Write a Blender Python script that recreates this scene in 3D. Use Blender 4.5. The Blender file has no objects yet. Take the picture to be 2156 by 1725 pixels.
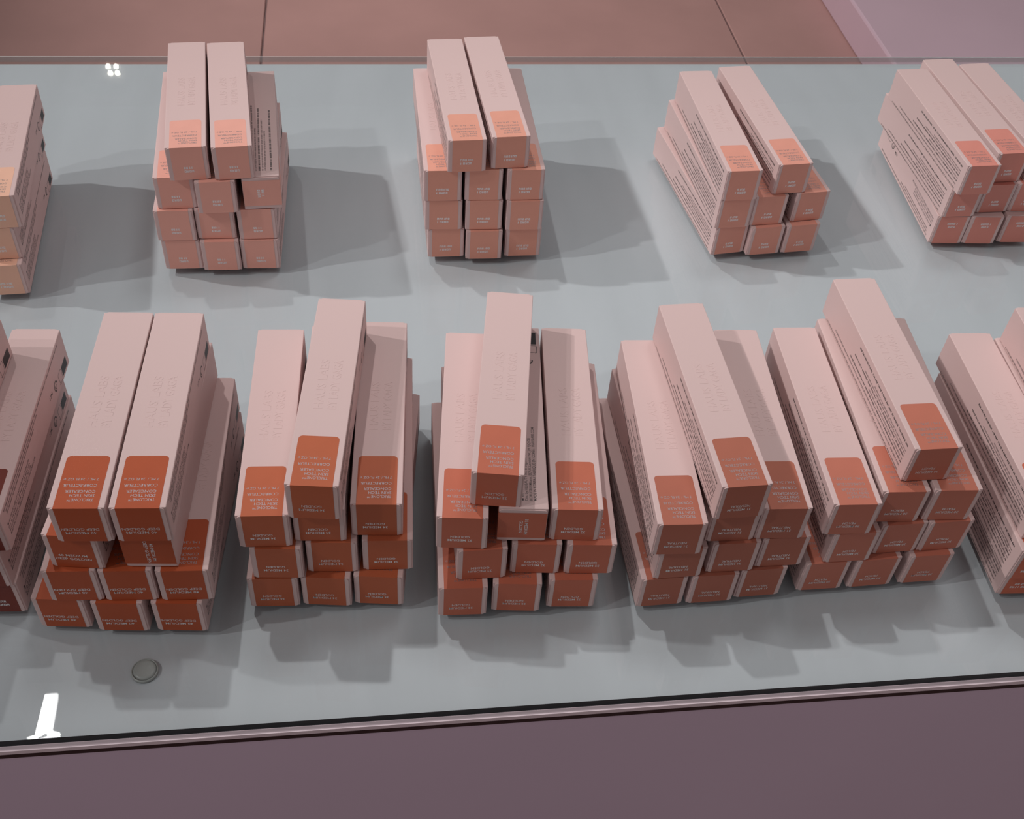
import bpy, bmesh, math, random
from mathutils import Matrix, Vector

# ------------------------------------------------------------------ camera, world, lights, exposure
TT = 0.90                      # height of the counter's glass surface above the floor
F_PX, HC, PITCH, ROLL = 2367.67, 0.48974, 0.803009, 0.087210
scn = bpy.context.scene
col = scn.collection
cp, sp = math.cos(PITCH), math.sin(PITCH)
r0, v0, fwd = Vector((1, 0, 0)), Vector((0, -sp, -cp)), Vector((0, cp, -sp))
right = r0 * math.cos(ROLL) - v0 * math.sin(ROLL)
down = r0 * math.sin(ROLL) + v0 * math.cos(ROLL)
cam = bpy.data.cameras.new('camera')
cam.sensor_fit = 'HORIZONTAL'
cam.sensor_width = 36.0
cam.lens = F_PX / 2156 * 36.0
cam.clip_start = 0.01
camo = bpy.data.objects.new('camera', cam)
col.objects.link(camo)
m3 = Matrix((right, -down, -fwd)).transposed()
camo.matrix_world = Matrix.Translation((0, 0, TT + HC)) @ m3.to_4x4()
scn.camera = camo

world = bpy.data.worlds.new('shop_ambient')
scn.world = world
world.use_nodes = True
bg = world.node_tree.nodes['Background']
bg.inputs['Color'].default_value = (1.0, 0.965, 0.955, 1)
bg.inputs['Strength'].default_value = 0.19

def ceiling_spot(name, x, y, z, power, radius, aim, half_angle, colour=(1, 0.985, 0.965)):
    l = bpy.data.lights.new(name, 'SPOT')
    l.energy = power
    l.shadow_soft_size = radius
    l.color = colour
    l.spot_size = math.radians(2 * half_angle)
    l.spot_blend = 1.0
    o = bpy.data.objects.new(name, l)
    o.location = (x, y, TT + z)
    o.rotation_euler = (Vector((aim[0], aim[1], TT)) - o.location).to_track_quat('-Z', 'Y').to_euler()
    col.objects.link(o)
    return o

# track of shop spotlights to the left of the counter and one behind it
ceiling_spot('track_spotlight', -3.20, 0.85, 3.15, 250, 0.042, (0.16, 0.95), 11.5)
ceiling_spot('track_spotlight', -3.00, -0.55, 3.20, 168, 0.042, (0.16, 0.95), 11.5)
ceiling_spot('track_spotlight', -2.65, -1.30, 3.20, 78, 0.045, (0.16, 0.95), 12.0)
ceiling_spot('ceiling_spotlight', -0.90, 1.50, 3.20, 95, 0.034, (0.12, 0.36), 8.5)
# added soft fill disc overhead, brightens the counter's back right
pl_ = bpy.data.lights.new('overhead_fill', 'AREA')
pl_.shape = 'DISK'
pl_.size = 0.6
pl_.energy = 9.5
plo_ = bpy.data.objects.new('overhead_fill', pl_)
plo_.location = (0.45, 1.30, TT + 2.6)
col.objects.link(plo_)
# added fill spotlight from the left, brightens the floor and plinth
sl = bpy.data.lights.new('plinth_fill', 'SPOT')
sl.energy = 310
sl.spot_size = math.radians(80)
sl.spot_blend = 1.0
sl.shadow_soft_size = 0.05
sl.color = (1, 0.97, 0.96)
slo = bpy.data.objects.new('plinth_fill', sl)
slo.location = (-2.0, 3.2, 2.7)
slo.rotation_euler = (Vector((0.8, 2.9, 0.0)) - slo.location).to_track_quat('-Z', 'Y').to_euler()
col.objects.link(slo)

vs = scn.view_settings
vs.view_transform = 'Standard'
vs.look = 'None'
vs.exposure = 0.0
vs.gamma = 1.0
vs.use_curve_mapping = False

# ------------------------------------------------------------------ helpers
def lin(r, g, b):
    f = lambda c: (c / 255 / 12.92) if c / 255 <= 0.04045 else ((c / 255 + 0.055) / 1.055) ** 2.4
    return (f(r), f(g), f(b))

def link(name, data, parent=None):
    o = bpy.data.objects.new(name, data)
    col.objects.link(o)
    if parent is not None:
        o.parent = parent
    return o

def tag(o, label=None, category=None, group=None, kind=None):
    if label: o['label'] = label
    if category: o['category'] = category
    if group: o['group'] = group
    if kind: o['kind'] = kind
    return o

def mesh(name, verts, faces, mats, face_mats=None, smooth=False):
    me = bpy.data.meshes.new(name)
    me.from_pydata([tuple(v) for v in verts], [], faces)
    for m in (mats if isinstance(mats, (list, tuple)) else [mats]):
        me.materials.append(m)
    if face_mats:
        for p, i in zip(me.polygons, face_mats):
            p.material_index = i
    if smooth:
        for p in me.polygons:
            p.use_smooth = True
    me.update()
    return me

def box_bm(x0, x1, y0, y1, z0, z1, bevel=0.0, segs=1):
    bm = bmesh.new()
    bmesh.ops.create_cube(bm, size=1.0)
    for v in bm.verts:
        v.co = ((x0 + x1) / 2 + v.co.x * (x1 - x0), (y0 + y1) / 2 + v.co.y * (y1 - y0), (z0 + z1) / 2 + v.co.z * (z1 - z0))
    if bevel:
        bmesh.ops.bevel(bm, geom=bm.edges[:], offset=bevel, segments=segs, profile=0.5, affect='EDGES')
    return bm

def bm_mesh(name, bm, mat):
    me = bpy.data.meshes.new(name)
    bm.to_mesh(me)
    bm.free()
    me.materials.append(mat)
    return me

def box_mesh(name, x0, x1, y0, y1, z0, z1, mat, bevel=0.0, segs=1):
    return bm_mesh(name, box_bm(x0, x1, y0, y1, z0, z1, bevel, segs), mat)

def prism(name, poly, frame, t0, t1, mat):
    """Polygon in a face frame (origin, ux, uy, n) extruded from height t0 to t1 along the normal."""
    o, ux, uy, n = [Vector(a) for a in frame]
    k = len(poly)
    vs_ = [o + ux * p[0] + uy * p[1] + n * t0 for p in poly] + [o + ux * p[0] + uy * p[1] + n * t1 for p in poly]
    fs = [tuple(range(k, 2 * k)), tuple(reversed(range(k)))] + [(i, (i + 1) % k, k + (i + 1) % k, k + i) for i in range(k)]
    return mesh(name, vs_, fs, mat)

def rounded(x0, x1, y0, y1, r, corners=(1, 1, 1, 1), n=5):
    """corner order: x0y0, x1y0, x1y1, x0y1, counter-clockwise"""
    out = []
    cs = [(x0 + r, y0 + r, 180), (x1 - r, y0 + r, 270), (x1 - r, y1 - r, 0), (x0 + r, y1 - r, 90)]
    raw = [(x0, y0), (x1, y0), (x1, y1), (x0, y1)]
    for c, p, on in zip(cs, raw, corners):
        if not on:
            out.append(p)
        else:
            for i in range(n + 1):
                a = math.radians(c[2] + 90 * i / n)
                out.append((c[0] + r * math.cos(a), c[1] + r * math.sin(a)))
    return out

# ------------------------------------------------------------------ materials
def principled(name, colour, rough=0.5, metallic=0.0, spec=0.5, noise=None, bump=None):
    m = bpy.data.materials.new(name)
    m.use_nodes = True
    nt = m.node_tree
    b = nt.nodes['Principled BSDF']
    b.inputs['Base Color'].default_value = (*colour, 1)
    b.inputs['Roughness'].default_value = rough
    b.inputs['Metallic'].default_value = metallic
    b.inputs['Specular IOR Level'].default_value = spec
    if noise or bump:
        tc = nt.nodes.new('ShaderNodeTexCoord')
    if noise:
        scale, amount, stretch = noise
        mp = nt.nodes.new('ShaderNodeMapping')
        mp.inputs['Scale'].default_value = stretch
        nz = nt.nodes.new('ShaderNodeTexNoise')
        nz.inputs['Scale'].default_value = scale
        nz.inputs['Detail'].default_value = 4
        rp = nt.nodes.new('ShaderNodeValToRGB')
        rp.color_ramp.elements[0].position = 0.3
        rp.color_ramp.elements[1].position = 0.7
        rp.color_ramp.elements[0].color = (*[c * (1 - amount) for c in colour], 1)
        rp.color_ramp.elements[1].color = (*[min(1, c * (1 + amount)) for c in colour], 1)
        nt.links.new(tc.outputs['Object'], mp.inputs['Vector'])
        nt.links.new(mp.outputs['Vector'], nz.inputs['Vector'])
        nt.links.new(nz.outputs['Fac'], rp.inputs['Fac'])
        nt.links.new(rp.outputs['Color'], b.inputs['Base Color'])
    if bump:
        scale, dist = bump
        nz2 = nt.nodes.new('ShaderNodeTexNoise')
        nz2.inputs['Scale'].default_value = scale
        nz2.inputs['Detail'].default_value = 3
        bp = nt.nodes.new('ShaderNodeBump')
        bp.inputs['Strength'].default_value = 0.35
        bp.inputs['Distance'].default_value = dist
        nt.links.new(tc.outputs['Object'], nz2.inputs['Vector'])
        nt.links.new(nz2.outputs['Fac'], bp.inputs['Height'])
        nt.links.new(bp.outputs['Normal'], b.inputs['Normal'])
    return m

def glass_face(name, tint, gloss_rough=0.02, f0=0.04):
    """Clear sheet seen through: Schlick reflection over tinted see-through glass."""
    m = bpy.data.materials.new(name)
    m.use_nodes = True
    nt = m.node_tree
    nt.nodes.clear()
    out = nt.nodes.new('ShaderNodeOutputMaterial')
    geo = nt.nodes.new('ShaderNodeNewGeometry')
    dot = nt.nodes.new('ShaderNodeVectorMath'); dot.operation = 'DOT_PRODUCT'
    ab = nt.nodes.new('ShaderNodeMath'); ab.operation = 'ABSOLUTE'
    om = nt.nodes.new('ShaderNodeMath'); om.operation = 'SUBTRACT'; om.inputs[0].default_value = 1.0
    pw = nt.nodes.new('ShaderNodeMath'); pw.operation = 'POWER'; pw.inputs[1].default_value = 5.0
    ma = nt.nodes.new('ShaderNodeMath'); ma.operation = 'MULTIPLY_ADD'
    ma.inputs[1].default_value = 1 - f0
    ma.inputs[2].default_value = f0
    tr = nt.nodes.new('ShaderNodeBsdfTransparent'); tr.inputs['Color'].default_value = (*tint, 1)
    gl = nt.nodes.new('ShaderNodeBsdfGlossy'); gl.inputs['Roughness'].default_value = gloss_rough
    mx = nt.nodes.new('ShaderNodeMixShader')
    L = nt.links.new
    L(geo.outputs['Incoming'], dot.inputs[0]); L(geo.outputs['Normal'], dot.inputs[1])
    L(dot.outputs['Value'], ab.inputs[0]); L(ab.outputs[0], om.inputs[1])
    L(om.outputs[0], pw.inputs[0]); L(pw.outputs[0], ma.inputs[0])
    L(ma.outputs[0], mx.inputs['Fac']); L(tr.outputs[0], mx.inputs[1]); L(gl.outputs[0], mx.inputs[2])
    L(mx.outputs[0], out.inputs['Surface'])
    return m

def glow(name, colour, strength):
    m = bpy.data.materials.new(name)
    m.use_nodes = True
    nt = m.node_tree
    nt.nodes.clear()
    out = nt.nodes.new('ShaderNodeOutputMaterial')
    em = nt.nodes.new('ShaderNodeEmission')
    em.inputs['Color'].default_value = (*colour, 1)
    em.inputs['Strength'].default_value = strength
    nt.links.new(em.outputs[0], out.inputs['Surface'])
    return m

M_CARD = principled('pale_pink_carton', (0.715, 0.515, 0.50), 0.55, 0, 0.35, bump=(2600, 0.00004))
M_FOIL = principled('silver_foil_print', (0.42, 0.40, 0.42), 0.5, 0.9)
M_FOIL_BRIGHT = principled('silver_foil_brightened', (0.86, 0.83, 0.84), 0.38, 0.45)  # same silver foil, front-end reflections put into a lighter colour
M_INK = principled('grey_ink', (0.10, 0.075, 0.075), 0.6)
M_INKB = principled('black_ink', (0.030, 0.026, 0.030), 0.55)
M_PAINT = principled('blue_grey_back_paint', (0.545, 0.558, 0.588), 0.45, 0, 0.2, noise=(5.0, 0.035, (6.0, 1.0, 1.0)))
M_LILAC = principled('lilac_lacquer', (0.80, 0.61, 0.76), 0.42, 0, 0.4, noise=(3.0, 0.04, (1, 1, 1)))
M_LIP_LIT = principled('lilac_lip_lightened', (0.92, 0.74, 0.80), 0.4)  # lilac lacquer lightened to make up for the glass edge's shadow
M_EDGE = principled('dark_maroon_edge', (0.035, 0.012, 0.014), 0.5)
M_GTOP = glass_face('clear_glass_face', (0.965, 0.985, 0.985), 0.015)
M_GCLEAR = glass_face('clear_glass_underside', (0.99, 0.995, 0.995), 0.3, 0.0)
M_GFRONT = principled('dark_green_glass_edge', (0.006, 0.014, 0.016), 0.3, 0, 0.15)
M_GBACK = principled('grey_glass_edge', (0.50, 0.475, 0.47), 0.3)
M_GBACK.node_tree.nodes['Principled BSDF'].inputs['Alpha'].default_value = 0.55
M_GRIM = principled('glass_arris_glint', (0.66, 0.70, 0.70), 0.3)  # pale colour stands for light caught on the polished arris
M_TILE = principled('brown_pink_floor_tile', (0.41, 0.232, 0.21), 0.35, 0, 0.4, noise=(4.0, 0.06, (1, 1, 1)))
M_GROUT = principled('dark_grout', (0.16, 0.09, 0.085), 0.8)
M_PLINTH = principled('pale_lilac_plinth', (0.56, 0.40, 0.46), 0.4, 0, 0.4, noise=(2.0, 0.04, (1, 1, 1)))
M_SILI = principled('clear_silicone', (0.62, 0.64, 0.62), 0.25)
M_SILI.node_tree.nodes['Principled BSDF'].inputs['Alpha'].default_value = 0.5
M_SILR = principled('grey_silicone_rim', (0.40, 0.41, 0.395), 0.3, 0, 0.5)
M_HOUSE = principled('lamp_housing', (0.5, 0.5, 0.5), 0.5)

# ------------------------------------------------------------------ the setting: floor and plinth behind the counter
TH = math.radians(9.83)                      # the counter and floor tiles are turned this much to the camera
def tf(u, v, z=0.0):                         # counter frame -> world
    return (u * math.cos(TH) - v * math.sin(TH), u * math.sin(TH) + v * math.cos(TH), z)

floor = link('floor', box_mesh('floor', -4.2, 4.2, -2.0, 6.6, -0.05, -0.004, M_GROUT))
floor.rotation_euler = (0, 0, TH)
tag(floor, kind='structure')
TS, GAP = 1.195, 0.0045
tile_me = box_mesh('floor_tile', -TS / 2 + GAP / 2, TS / 2 - GAP / 2, -TS / 2 + GAP / 2, TS / 2 - GAP / 2, -0.012, 0.0, M_TILE, 0.002)
U0, V0 = -0.245, 2.6                         # a joint runs along u = U0
for i in range(-3, 4):
    for j in range(-3, 4):
        t = link('floor_tile', tile_me, floor)
        t.location = (U0 + (i + 0.5) * TS, V0 + j * TS, 0)

pl = link('display_plinth', None)
tag(pl, 'low pale lilac plinth standing on the brown-pink floor, behind the counter', 'plinth')
pl.location = (*tf(1.245, 1.9)[:2], 0)
pl.rotation_euler = (0, 0, TH)
link('plinth_body', box_mesh('plinth_body', 0, 1.9, -0.6, 3.4, 0.0, 0.094, M_PLINTH, 0.006, 2), pl)

wall = link('wall_back', box_mesh('wall_back', -4.2, 4.2, 6.6, 6.75, -0.05, 4.4, principled('pale_wall_paint', (0.7, 0.6, 0.6), 0.6)))
wall.rotation_euler = (0, 0, TH)
tag(wall, kind='structure')

# ------------------------------------------------------------------ the counter
VF, VB = 0.2681, 0.8879
GT = 0.005
UL, UR = -1.1, 1.3
ctr = link('display_counter', None)
tag(ctr, 'lilac shop counter with blue-grey glass top that carries all the carton stacks', 'counter')
ctr.rotation_euler = (0, 0, TH)
# glass sheet
ch = 0.0011
gv = []
prof = [(VF, TT), (VB - ch, TT), (VB, TT - 0.0001), (VB, TT - GT), (VF, TT - GT)]
for u in (UL, UR):
    gv += [(u, v, z) for v, z in prof]
gf = [(0, 5, 6, 1), (1, 6, 7, 2), (2, 7, 8, 3), (3, 8, 9, 4), (4, 9, 5, 0), (0, 1, 2, 3, 4), (9, 8, 7, 6, 5)]
link('glass_sheet', mesh('glass_sheet', gv, gf, [M_GTOP, M_GRIM, M_GBACK, M_GCLEAR, M_GFRONT], [0, 1, 2, 3, 4, 4, 4]), ctr)
PT = TT - GT - 0.0002
link('painted_panel', box_mesh('painted_panel', UL, UR, VF + 0.0002, VB - 0.0034, PT - 0.003, PT, M_PAINT), ctr)
link('front_lip', box_mesh('front_lip', UL, UR, VF - 0.0026, VF, PT - 0.003, PT, M_LIP_LIT), ctr)
link('edge_band', box_mesh('edge_band', UL, UR, VF - 0.0024, VB - 0.0050, PT - 0.0068, PT - 0.003, M_EDGE), ctr)
link('cabinet_body', box_mesh('cabinet_body', UL, UR, VF - 0.0022, VB - 0.006, 0.09, PT - 0.0068, M_LILAC, 0.0004), ctr)
link('kick_base', box_mesh('kick_base', UL + 0.04, UR - 0.04, VF + 0.05, VB - 0.06, 0.0, 0.09, M_EDGE), ctr)
# ------------------------------------------------------------------ carton meshes (local: x across, y away from the label end, z up)
WB, HB, LB = 0.0247, 0.0236, 0.1284
PITCH_Z = 0.02399
X2 = WB / 2
FT = ((0, 0, 0), (1, 0, 0), (0, 1, 0), (0, 0, 1))
dg_tmp = []

def text_mesh(name, lines, mat, frame, extrude=0.00003, bold=0.0):
    """lines: (text, x, baseline_y, cap_height, width or None, align). Built in a face frame."""
    o, ux, uy, n = [Vector(a) for a in frame]
    verts, faces = [], []
    for body, x, y, cap, width, align in lines:
        cu = bpy.data.curves.new('t', 'FONT')
        cu.body = body
        cu.size = 1.0
        cu.resolution_u = 2
        cu.extrude = 0.0
        cu.offset = bold
        ob = bpy.data.objects.new('t', cu)
        col.objects.link(ob)
        dg = bpy.context.evaluated_depsgraph_get()
        me = bpy.data.meshes.new_from_object(ob.evaluated_get(dg))
        xs = [v.co.x for v in me.vertices]
        lo, hi = min(xs), max(xs)
        sy = cap / 0.69
        sx = width / (hi - lo) if width else sy
        off = {'L': 0, 'C': -(hi - lo) * sx / 2, 'R': -(hi - lo) * sx}[align]
        b = len(verts)
        for v in me.vertices:
            px, py = x + off + (v.co.x - lo) * sx, y + v.co.y * sy
            verts.append(o + ux * px + uy * py + n * extrude)
        for p in me.polygons:
            faces.append(tuple(b + i for i in p.vertices))
        bpy.data.objects.remove(ob)
        bpy.data.curves.remove(cu)
        bpy.data.meshes.remove(me)
    if extrude > 0.00006:                      # raised lettering gets walls
        bm = bmesh.new()
        vv = [bm.verts.new(v) for v in verts]
        for f in faces:
            try: bm.faces.new([vv[i] for i in f])
            except ValueError: pass
        bmesh.ops.remove_doubles(bm, verts=bm.verts[:], dist=1e-7)
        be = [e for e in bm.edges if len(e.link_faces) == 1]
        r = bmesh.ops.extrude_edge_only(bm, edges=be)
        for g in r['geom']:
            if isinstance(g, bmesh.types.BMVert):
                g.co -= n * extrude
        return bm_mesh(name, bm, mat)
    return mesh(name, verts, faces, mat)

def fine_print(name, lines, mat, frame, seed, t=0.00003):
    """Illegible small print: rows of letter-sized strokes. lines: (x0, x1, y, height, weight)"""
    rnd = random.Random(seed)
    o, ux, uy, n = [Vector(a) for a in frame]
    verts, faces = [], []
    def q(x0, x1, y0, y1):
        b = len(verts)
        for px, py in ((x0, y0), (x1, y0), (x1, y1), (x0, y1)):
            verts.append(o + ux * px + uy * py + n * t)
        faces.append((b, b + 1, b + 2, b + 3))
    for x0, x1, y, h, wgt in lines:
        x = x0
        while x < x1 - h * 0.5:
            for _ in range(rnd.randint(3, 9)):
                lw = h * rnd.uniform(0.5, 0.8)
                if x + lw > x1: break
                s = h * 0.2 * wgt
                q(x, x + s, y, y + h)
                k = rnd.random()
                if k < 0.75: q(x + lw - s, x + lw, y, y + h)
                if k > 0.3: q(x + s, x + lw - s, y + h - s, y + h)
                if k < 0.5: q(x + s, x + lw - s, y, y + s)
                if k > 0.6: q(x + s, x + lw - s, y + h / 2 - s / 2, y + h / 2 + s / 2)
                x += lw + h * 0.22
            x += h * 0.5
    return mesh(name, verts, faces, mat)

ME = {}
ME['carton'] = box_mesh('carton', -X2, X2, 0, LB, 0, HB, M_CARD, 0.00035, 2)
# tuck-in end flap with rounded corners, standing slightly proud of the open end of the tube
FF = ((0, 0, 0), (1, 0, 0), (0, 0, 1), (0, -1, 0))
ME['end_flap'] = prism('end_flap', rounded(-X2 + 0.0008, X2 - 0.0008, 0.0002, HB - 0.0002, 0.0016), FF, -0.0001, 0.0005, M_CARD)
ME['back_flap'] = prism('end_flap', rounded(-X2 + 0.0008, X2 - 0.0008, 0.0002, HB - 0.0002, 0.0016), ((0, LB, 0), (-1, 0, 0), (0, 0, 1), (0, 1, 0)), -0.0001, 0.0005, M_CARD)

LW, LL = 0.0096, 0.0301
def label_mesh(mat):
    top = rounded(-LW, LW, -0.00058, LL, 0.0021, (0, 0, 1, 1))
    zt = HB + 0.00006
    verts = [(x, y, zt) for x, y in top]
    k = len(verts)                             # verts 0 and 1 are the fold corners
    yf = -0.00058
    verts += [(-LW, yf, 0.0003), (LW, yf, 0.0003)]
    return mesh('shade_label', verts, [tuple(range(k)), (k, k + 1, 1, 0)], mat)

T180 = ((0, 0, HB + 0.00006), (-1, 0, 0), (0, -1, 0), (0, 0, 1))
F180 = ((0, -0.00058, 0), (-1, 0, 0), (0, 0, -1), (0, -1, 0))
F0 = ((0, -0.00058, 0), (1, 0, 0), (0, 0, 1), (0, -1, 0))
RS = ((X2, 0, 0), (0, 1, 0), (0, 0, 1), (1, 0, 0))
LS = ((-X2, 0, 0), (0, 1, 0), (0, 0, -1), (-1, 0, 0))
def tl(s, y, w, cap=0.00155):                  # a line of the rotated top label, centre at distance y from the fold
    return (s, -0.0069, -(y + cap / 2), cap, w, 'L')
ME['label_print'] = text_mesh('label_print', [
    tl('TRICLONE™', 0.0043, 0.0113), tl('SKIN TECH', 0.0067, 0.0108), tl('CONCEALER', 0.0091, 0.0131),
    tl('CORRECTEUR', 0.0126, 0.0147), tl('7 ML / .24 FL OZ ℮', 0.0162, 0.0152, 0.0014)], M_FOIL, T180, 0.00004, 0.0)
EMB = ((0, 0, HB), (0, 1, 0), (-1, 0, 0), (0, 0, 1))
ME['embossed_logo'] = text_mesh('embossed_logo', [
    ('HAUS LABS', 0.065, 0.0010, 0.0043, 0.034, 'C'), ('BY LADY GAGA', 0.065, -0.0056, 0.0043, 0.034, 'C')], M_CARD, EMB, 0.00008, 0.004)
# legal print on the right-hand side (bold first line), icons and dark square at the far end
zt = lambda k: HB - 0.0118 - 0.0021 * k
ME['right_print'] = text_mesh('side_print', [
    ('■ and HAUS LABS BY LADY GAGA are trademarks', 0.0050, zt(0), 0.00145, 0.0410, 'L'),
    ('Dist. by HLBEAUTY Inc. El Segundo, CA 90245 USA', 0.0050, zt(1), 0.00140, 0.0405, 'L'),
    ('BORU/SBU Milano. BE/UK London WC2H 9JQ GB', 0.0050, zt(2), 0.00140, 0.0405, 'L'),
    ('MADE IN KOREA / FABRIQUÉ EN CORÉE / HAUSLABS.COM', 0.0050, zt(3), 0.00145, 0.0480, 'L'),
    ('12M', 0.0900, 0.0080, 0.0022, 0.0052, 'L')], M_INK, RS, 0.00003, 0.004)
ME['right_fine'] = fine_print('side_print', [(0.006, 0.119, 0.0207, 0.0010, 1.0), (0.008, 0.070, 0.0187, 0.0010, 1.0), (0.008, 0.062, 0.0168, 0.0010, 1.0)], M_INK, RS, 5)
def sq(f, x0, x1, y0, y1, m, name):
    return prism(name, [(x0, y0), (x1, y0), (x1, y1), (x0, y1)], f, 0.0, 0.00004, m)
ME['dark_square'] = sq(RS, 0.1150, 0.1245, 0.0020, 0.0080, M_INKB, 'dark_square')
def ring_icon():
    verts, faces = [], []
    o, ux, uy, n = [Vector(a) for a in RS]
    def strip(path, w):
        for a, b in zip(path[:-1], path[1:]):
            d = Vector((b[0] - a[0], b[1] - a[1])).normalized() * w / 2
            p = [(a[0] - d.y, a[1] + d.x), (a[0] + d.y, a[1] - d.x), (b[0] + d.y, b[1] - d.x), (b[0] - d.y, b[1] + d.x)]
            k = len(verts)
            verts.extend(o + ux * x + uy * y + n * 0.00003 for x, y in p)
            faces.append((k, k + 1, k + 2, k + 3))
    strip([(0.1125 + x, y) for x, y in rounded(-0.0045, 0.0015, 0.0018, 0.0086, 0.0009, n=3)] + [(0.1125 - 0.0036, 0.0018)], 0.00032)
    strip([(0.1020 + 0.0027 * math.cos(a * 0.3491), 0.0072 + 0.0027 * math.sin(a * 0.3491)) for a in range(0, 15)], 0.0008)
    strip([(0.1020 + 0.0015 * math.cos(a * 0.3491 + 2.5), 0.0072 + 0.0015 * math.sin(a * 0.3491 + 2.5)) for a in range(0, 12)], 0.0006)
    return mesh('recycling_icon', verts, faces, M_INK)
ME['recycling_icon'] = ring_icon()
# ingredient print on the left-hand side
def ll(x1, z, h=0.00105, w=1.0, x0=0.006):
    return (x0, x1, -z, h, w)
ME['left_print'] = fine_print('side_print', [
    ll(0.121, 0.0018, 0.0010), ll(0.108, 0.0050, 0.0010), ll(0.084, 0.0078, 0.0011, 1.5), ll(0.056, 0.0098, 0.0009, 0.9),
    ll(0.080, 0.0122, 0.0011, 1.5), ll(0.066, 0.0141, 0.0009, 0.9), ll(0.052, 0.0158, 0.0009, 0.9), ll(0.078, 0.0195, 0.0012, 1.7)], M_INK, LS, 9)

def shade_print(lines, frame):
    # first line nearer the far edge of the flap
    out = []
    for (s, w), zc in zip(lines, ((0.0064, 0.0090) if frame is F180 else (0.0092, 0.0066))):
        cap = 0.0016
        y = -(zc + cap / 2) if frame is F180 else zc - cap / 2
        out.append((s, 0.0008 if frame is F180 else -0.0008, y, cap, w, 'C'))
    return text_mesh('shade_print', out, M_FOIL_BRIGHT, frame, 0.00004, 0.004)
def shade_fine(lines, frame, seed):
    out = []
    for w, zc in zip(lines, ((0.0064, 0.0090) if frame is F180 else (0.0092, 0.0066))):
        cap = 0.0016
        y = -(zc + cap / 2) if frame is F180 else zc - cap / 2
        c = 0.0008 if frame is F180 else -0.0008
        out.append((c - w / 2, c + w / 2, y, cap, 1.1))
    return fine_print('shade_print', out, M_FOIL_BRIGHT, frame, seed, 0.00004)

LIT = 0.80
def shade(r, g, b):
    return tuple(min(0.9, c / LIT) for c in lin(r, g, b))
STACKS = {
 'F0': dict(col=(112, 46, 36), word='dark brown', where='front stack cut by left edge', fine=(0.012, 0.010)),
 'F1': dict(col=(165, 76, 44), word='burnt orange', where='first full front stack from left', text=[('40 MEDIUM', 0.0135), ('DEEP GOLDEN', 0.0165)]),
 'F2': dict(col=(172, 90, 60), word='rust', where='second full front stack from left', text=[('34 MEDIUM', 0.0118), ('GOLDEN', 0.0092)]),
 'F3': dict(col=(178, 98, 76), word='terracotta', where='third full front stack from left', text=[('32 MEDIUM', 0.0118), ('GOLDEN', 0.0092)]),
 'F4': dict(col=(163, 96, 78), word='tan-brown', where='fourth full front stack from left', text=[('31 MEDIUM', 0.0116), ('NEUTRAL', 0.0098)]),
 'F5': dict(col=(178, 106, 88), word='clay', where='fifth full front stack from left', text=[('30 MEDIUM', 0.0118), ('PEACH', 0.0066)]),
 'F6': dict(col=(184, 96, 72), word='orange-brown', where='front stack cut by right edge', fine=(0.0118, 0.0092)),
 'B0': dict(col=(220, 172, 150), word='beige', where='back stack cut by left edge', fine=(0.0085, 0.0085)),
 'B1': dict(col=(216, 156, 142), word='pale salmon', where='first full back stack from left', fine=(0.0075, 0.0060)),
 'B2': dict(col=(208, 146, 128), word='peach', where='second full back stack from left', fine=(0.0078, 0.0095)),
 'B3': dict(col=(206, 142, 126), word='salmon', where='third full back stack from left', fine=(0.0085, 0.0066)),
 'B4': dict(col=(202, 130, 118), word='coral', where='back stack cut by right edge', fine=(0.0085, 0.0062)),
}
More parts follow.
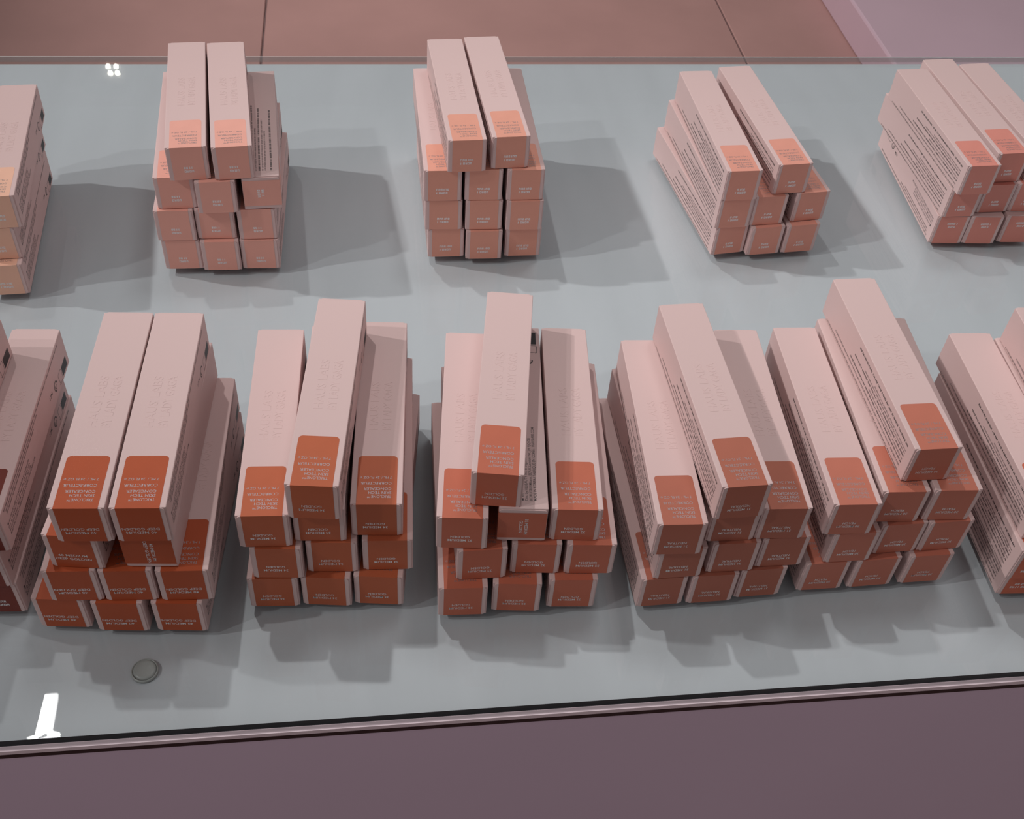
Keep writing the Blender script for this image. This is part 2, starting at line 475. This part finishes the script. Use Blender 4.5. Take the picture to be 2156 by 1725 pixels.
# stack -> (key, tier, x mm, y mm, yaw deg) of the middle of each carton's label end
DATA = {
 'F1':[('a',4,-186.1,298.0,6.6),('b',4,-159.9,301.1,7.0),('c',3,-195.4,300.1,1.9),('d',3,-161.7,303.9,5.7),('e',2,-200.1,297.5,7.0),('f',2,-174.5,300.4,7.1),('g',2,-148.3,303.3,7.7),('h',1,-210.7,297.1,4.3),('i',1,-182.2,297.8,4.8),('j',1,-153.8,300.7,4.7)],
 'F2':[('a',4,-87.2,322.1,3.4),('b',3,-112.0,321.2,7.6),('c',3,-86.8,327.5,6.2),('d',3,-60.2,333.9,6.3),('e',2,-107.8,320.5,5.8),('f',2,-81.9,327.1,6.3),('g',2,-55.0,331.3,7.2),('h',1,-111.4,319.6,7.2),('i',1,-85.4,323.0,3.2),('j',1,-59.4,326.4,3.1)],
 'F3':[('a',4,-3.9,338.9,1.1),('b',3,-18.8,330.4,3.9),('c',3,9.8,337.9,4.8),('d',3,35.7,341.4,4.9),('e',2,-8.2,330.7,9.6),('f',2,18.2,337.0,4.9),('g',2,45.4,339.6,5.8),('h',1,-16.4,324.1,8.0),('i',1,10.5,329.5,4.7),('j',1,38.7,334.9,6.2)],
 'F4':[('a',4,112.4,344.8,11.7),('b',3,86.0,338.1,7.6),('c',3,113.2,349.5,9.0),('d',3,138.1,353.5,7.4),('e',2,90.7,341.8,10.7),('f',2,117.9,348.5,9.3),('g',2,143.6,354.8,9.8),('h',1,85.2,340.7,11.3),('i',1,111.7,345.5,10.7),('j',1,137.3,352.0,11.2)],
 'F5':[('a',4,208.8,379.6,10.3),('b',3,173.2,360.1,7.8),('c',3,199.3,371.1,7.6),('d',3,226.2,375.2,7.4),('e',2,180.0,361.5,10.2),('f',2,206.0,370.3,11.0),('g',2,230.9,374.8,11.0),('h',1,171.4,359.8,10.2),('i',1,199.0,365.0,11.4),('j',1,227.8,370.7,10.8)],
 'F6':[('a',4,302.5,366.8,7.3),('b',3,276.0,368.6,8.2),('c',3,300.4,367.9,7.4),('d',2,275.1,360.8,7.5),('e',1,280.5,368.4,7.3),('f',2,301.1,364.3,7.5),('g',1,306.5,371.7,7.3)],
 'F0':[('b',3,-241.3,304.6,7.1),('c',2,-245.7,300.7,7.1),('d',1,-245.1,302.3,7.1),('a',4,-258.4,283.3,7.1)],
 'B1':[('a',4,-212.2,577.7,14.4),('b',4,-185.2,582.7,15.1),('c',3,-224.1,579.2,12.6),('d',3,-197.7,578.1,12.0),('e',3,-170.7,586.4,13.3),('f',2,-227.2,576.4,9.8),('g',2,-202.5,582.2,9.8),('h',2,-175.9,585.6,10.4),('i',1,-226.2,577.2,9.5),('j',1,-201.0,579.2,9.4),('k',1,-176.2,584.5,8.7)],
 'B2':[('a',4,-42.6,612.5,12.5),('b',4,-15.3,620.9,13.4),('c',3,-57.7,612.0,10.2),('d',3,-31.3,616.8,9.3),('e',3,-4.0,621.1,10.4),('f',2,-56.9,612.9,9.5),('g',2,-30.2,616.8,9.7),('h',2,-3.0,620.3,9.8),('i',1,-55.0,614.1,10.4),('j',1,-29.0,615.4,9.7),('k',1,-2.6,622.5,10.2)],
 'B3':[('a',3,140.7,642.0,12.1),('b',3,176.2,655.6,14.7),('c',2,140.7,643.5,14.0),('d',2,164.8,650.5,13.5),('e',2,194.9,660.0,16.2),('f',1,142.3,645.5,17.2),('g',1,167.8,648.2,14.4),('h',1,193.4,654.7,14.9)],
 'B4':[('a',3,307.8,673.9,12.1),('b',3,333.3,693.1,13.1),('c',3,362.9,691.8,14.1),('d',2,306.3,680.3,11.4),('e',2,332.3,689.7,12.3),('i',2,357.0,694.5,8.0),('f',1,305.0,680.8,7.1),('g',1,330.0,684.0,7.1),('h',1,357.2,689.4,8.1)],
 'B0':[('a',3,-323.6,543.9,13.8),('b',2,-329.2,542.9,13.5),('c',1,-328.7,536.6,13.0)],
}
ROLLED = {('F3', 'c'): -1, ('F1', 'd'): -1, ('B1', 'e'): 1}      # rolled a quarter turn, side print on top
TEXT_UP = {('F1', 'c')}                                     # shade name reads upright
UPSIDE = {('B4', 'f'), ('B4', 'g'), ('B4', 'h')}            # label face down
random.seed(4)
for sk, info in STACKS.items():
    base = shade(*info['col'])
    mat = principled('shade_label_' + info['word'].replace(' ', '_'), base, 0.5, 0, 0.3, noise=(60, 0.025, (1, 1, 1)))
    lab = label_mesh(mat)
    if 'text' in info:
        names = {0: shade_print(info['text'], F180), 1: shade_print(info['text'], F0)}
    else:
        names = {0: shade_fine(info['fine'], F180, 3), 1: shade_fine(info['fine'], F0, 3)}
    rows = DATA[sk]
    tiers = max(r[1] for r in rows)
    tier_words = {1: 'bottom', tiers: 'top'}
    if tiers == 3: tier_words[2] = 'middle'
    if tiers == 4: tier_words.update({2: 'second', 3: 'third'})
    for key, k, x, y, yaw in rows:
        same = sorted([r for r in rows if r[1] == k], key=lambda r: r[2])
        i = [r[0] for r in same].index(key)
        n = len(same)
        pos = {1: [''], 2: ['left ', 'right '], 3: ['left ', 'middle ', 'right ']}[n][i]
        rolled = ROLLED.get((sk, key), 0)
        what = 'side-lying pink carton, ' if rolled else 'pink carton, '
        label = f"{what}{info['word']} label, {pos}in {tier_words[k]} tier, {info['where']}"
        if n == 1:
            label = f"{what}{info['word']} label, alone in {tier_words[k]} tier, {info['where']}"
        root = link('concealer_carton', None)
        tag(root, label, 'box', 'stacked pink cosmetic cartons')
        z = TT + (k - 1) * PITCH_Z + 0.00012
        a = math.radians(yaw)
        base_m = Matrix.Translation((x / 1000, y / 1000, z)) @ Matrix.Rotation(a, 4, 'Z')
        if rolled:                               # a side panel turns up
            base_m = base_m @ Matrix.Translation((0, 0, WB / 2)) @ Matrix.Rotation(rolled * math.pi / 2, 4, 'Y') @ Matrix.Translation((0, 0, -HB / 2))
        if (sk, key) in UPSIDE:
            base_m = base_m @ Matrix.Translation((0, 0, HB / 2)) @ Matrix.Rotation(math.pi, 4, 'Y') @ Matrix.Translation((0, 0, -HB / 2))
        root.matrix_world = base_m
        body = link('carton', ME['carton'], root)
        link('end_flap', ME['end_flap'], root)
        link('end_flap', ME['back_flap'], root)
        lo = link('shade_label', lab, root)
        tag(lo, info['word'] + ' shade label folded over the carton end')
        link('label_print', ME['label_print'], lo)
        so = link('shade_print', names[1 if (sk, key) in TEXT_UP else 0], lo)
        if rolled:
            so.location.z = 0.0035
        link('embossed_logo', ME['embossed_logo'], body)
        for pn in ('right_print', 'right_fine', 'left_print'):
            tag(link('side_print', ME[pn], body), kind='stuff')
        link('recycling_icon', ME['recycling_icon'], body)
        link('dark_square', ME['dark_square'], body)

# ------------------------------------------------------------------ round bumper between glass and panel
def lathe(name, prof, mat, n=40):
    verts, faces = [], []
    for i in range(n):
        a = 2 * math.pi * i / n
        verts += [(r * math.cos(a), r * math.sin(a), z) for r, z in prof]
    m = len(prof)
    for i in range(n):
        j = (i + 1) % n
        for s in range(m - 1):
            faces.append((i * m + s, j * m + s, j * m + s + 1, i * m + s + 1))
    me = mesh(name, verts, faces, mat, smooth=True)
    return me
bmp = link('glass_bumper', lathe('glass_bumper', [(0.0, 0.0), (0.0054, 0.0), (0.0055, 0.0018), (0.0052, 0.0024), (0.0042, 0.0026), (0.0, 0.0026)], M_SILI), ctr)
tag(bmp, 'translucent grey round bumper under the glass')
bu, bv = -0.1674, 0.2785
bmp.location = (bu * math.cos(TH) + bv * math.sin(TH), -bu * math.sin(TH) + bv * math.cos(TH), PT + 0.0001)
link('bumper_rim', lathe('bumper_rim', [(0.0056, 0.0), (0.0065, 0.0), (0.0066, 0.0012), (0.0061, 0.0020), (0.0057, 0.0014), (0.0056, 0.0)], M_SILR), bmp)

# ------------------------------------------------------------------ ceiling lamps whose reflections show in the glass
def reflected(px, py, z):
    """Real position, at height z above the glass, of what the glass mirrors at that image point."""
    a, b = (px - 1078) / F_PX, (py - 862.5) / F_PX
    d = fwd + right * a + down * b
    s = (HC + z) / -d.z
    return Vector((d.x * s, d.y * s, TT + z))
M_GLOW = glow('warm_lamp_glow', (1.0, 0.95, 0.82), 38)
M_GLOW2 = glow('white_lamp_glow', (1.0, 0.99, 0.97), 30)
quad = link('four_lamp_downlight', None)
tag(quad, 'ceiling downlight of four small warm lamps mirrored near the far glass edge', 'lamp')
qc = reflected(236, 140, 2.1)
quad.location = qc + Vector((0, 0, 0.02))
link('lamp_housing', box_mesh('lamp_housing', -0.11, 0.11, -0.11, 0.11, 0.0, 0.06, M_HOUSE, 0.004), quad)
lens = lathe('lamp_lens', [(0.0, -0.012), (0.008, -0.012), (0.010, -0.008), (0.010, 0.0)], M_GLOW, 20)
for p in ((226, 133), (243, 133), (231, 147), (246, 147)):
    lo = link('lamp_lens', lens, quad)
    lo.location = reflected(*p, 2.1) - qc
bar = link('bar_lamp', None)
tag(bar, 'bright white bar lamp mirrored in the glass at its front left corner', 'lamp')
bc = reflected(96, 1500, 2.0)
bar.location = bc + Vector((0, 0, 0.01))
def rod(name, p0, p1, w, mat):
    d = p1 - p0
    side = Vector((-d.y, d.x, 0)).normalized() * w / 2
    up = Vector((0, 0, 0.012))
    v = [p0 - side, p0 + side, p1 + side, p1 - side]
    return mesh(name, v + [q_ + up for q_ in v], [(3, 2, 1, 0), (4, 5, 6, 7), (0, 1, 5, 4), (1, 2, 6, 5), (2, 3, 7, 6), (3, 0, 4, 7)], mat)
R_ = lambda px, py: reflected(px, py, 2.0) - bc
link('lamp_tube', rod('lamp_tube', R_(100, 1457), R_(86, 1536), 0.042, M_GLOW2), bar)
link('lamp_arm', rod('lamp_arm', R_(88, 1534), R_(56, 1552), 0.009, M_GLOW2), bar)
link('lamp_arm', rod('lamp_arm', R_(94, 1535), R_(122, 1541), 0.008, M_GLOW2), bar)
link('lamp_arm', rod('lamp_arm', R_(122, 1541), R_(84, 1554), 0.009, M_GLOW2), bar)
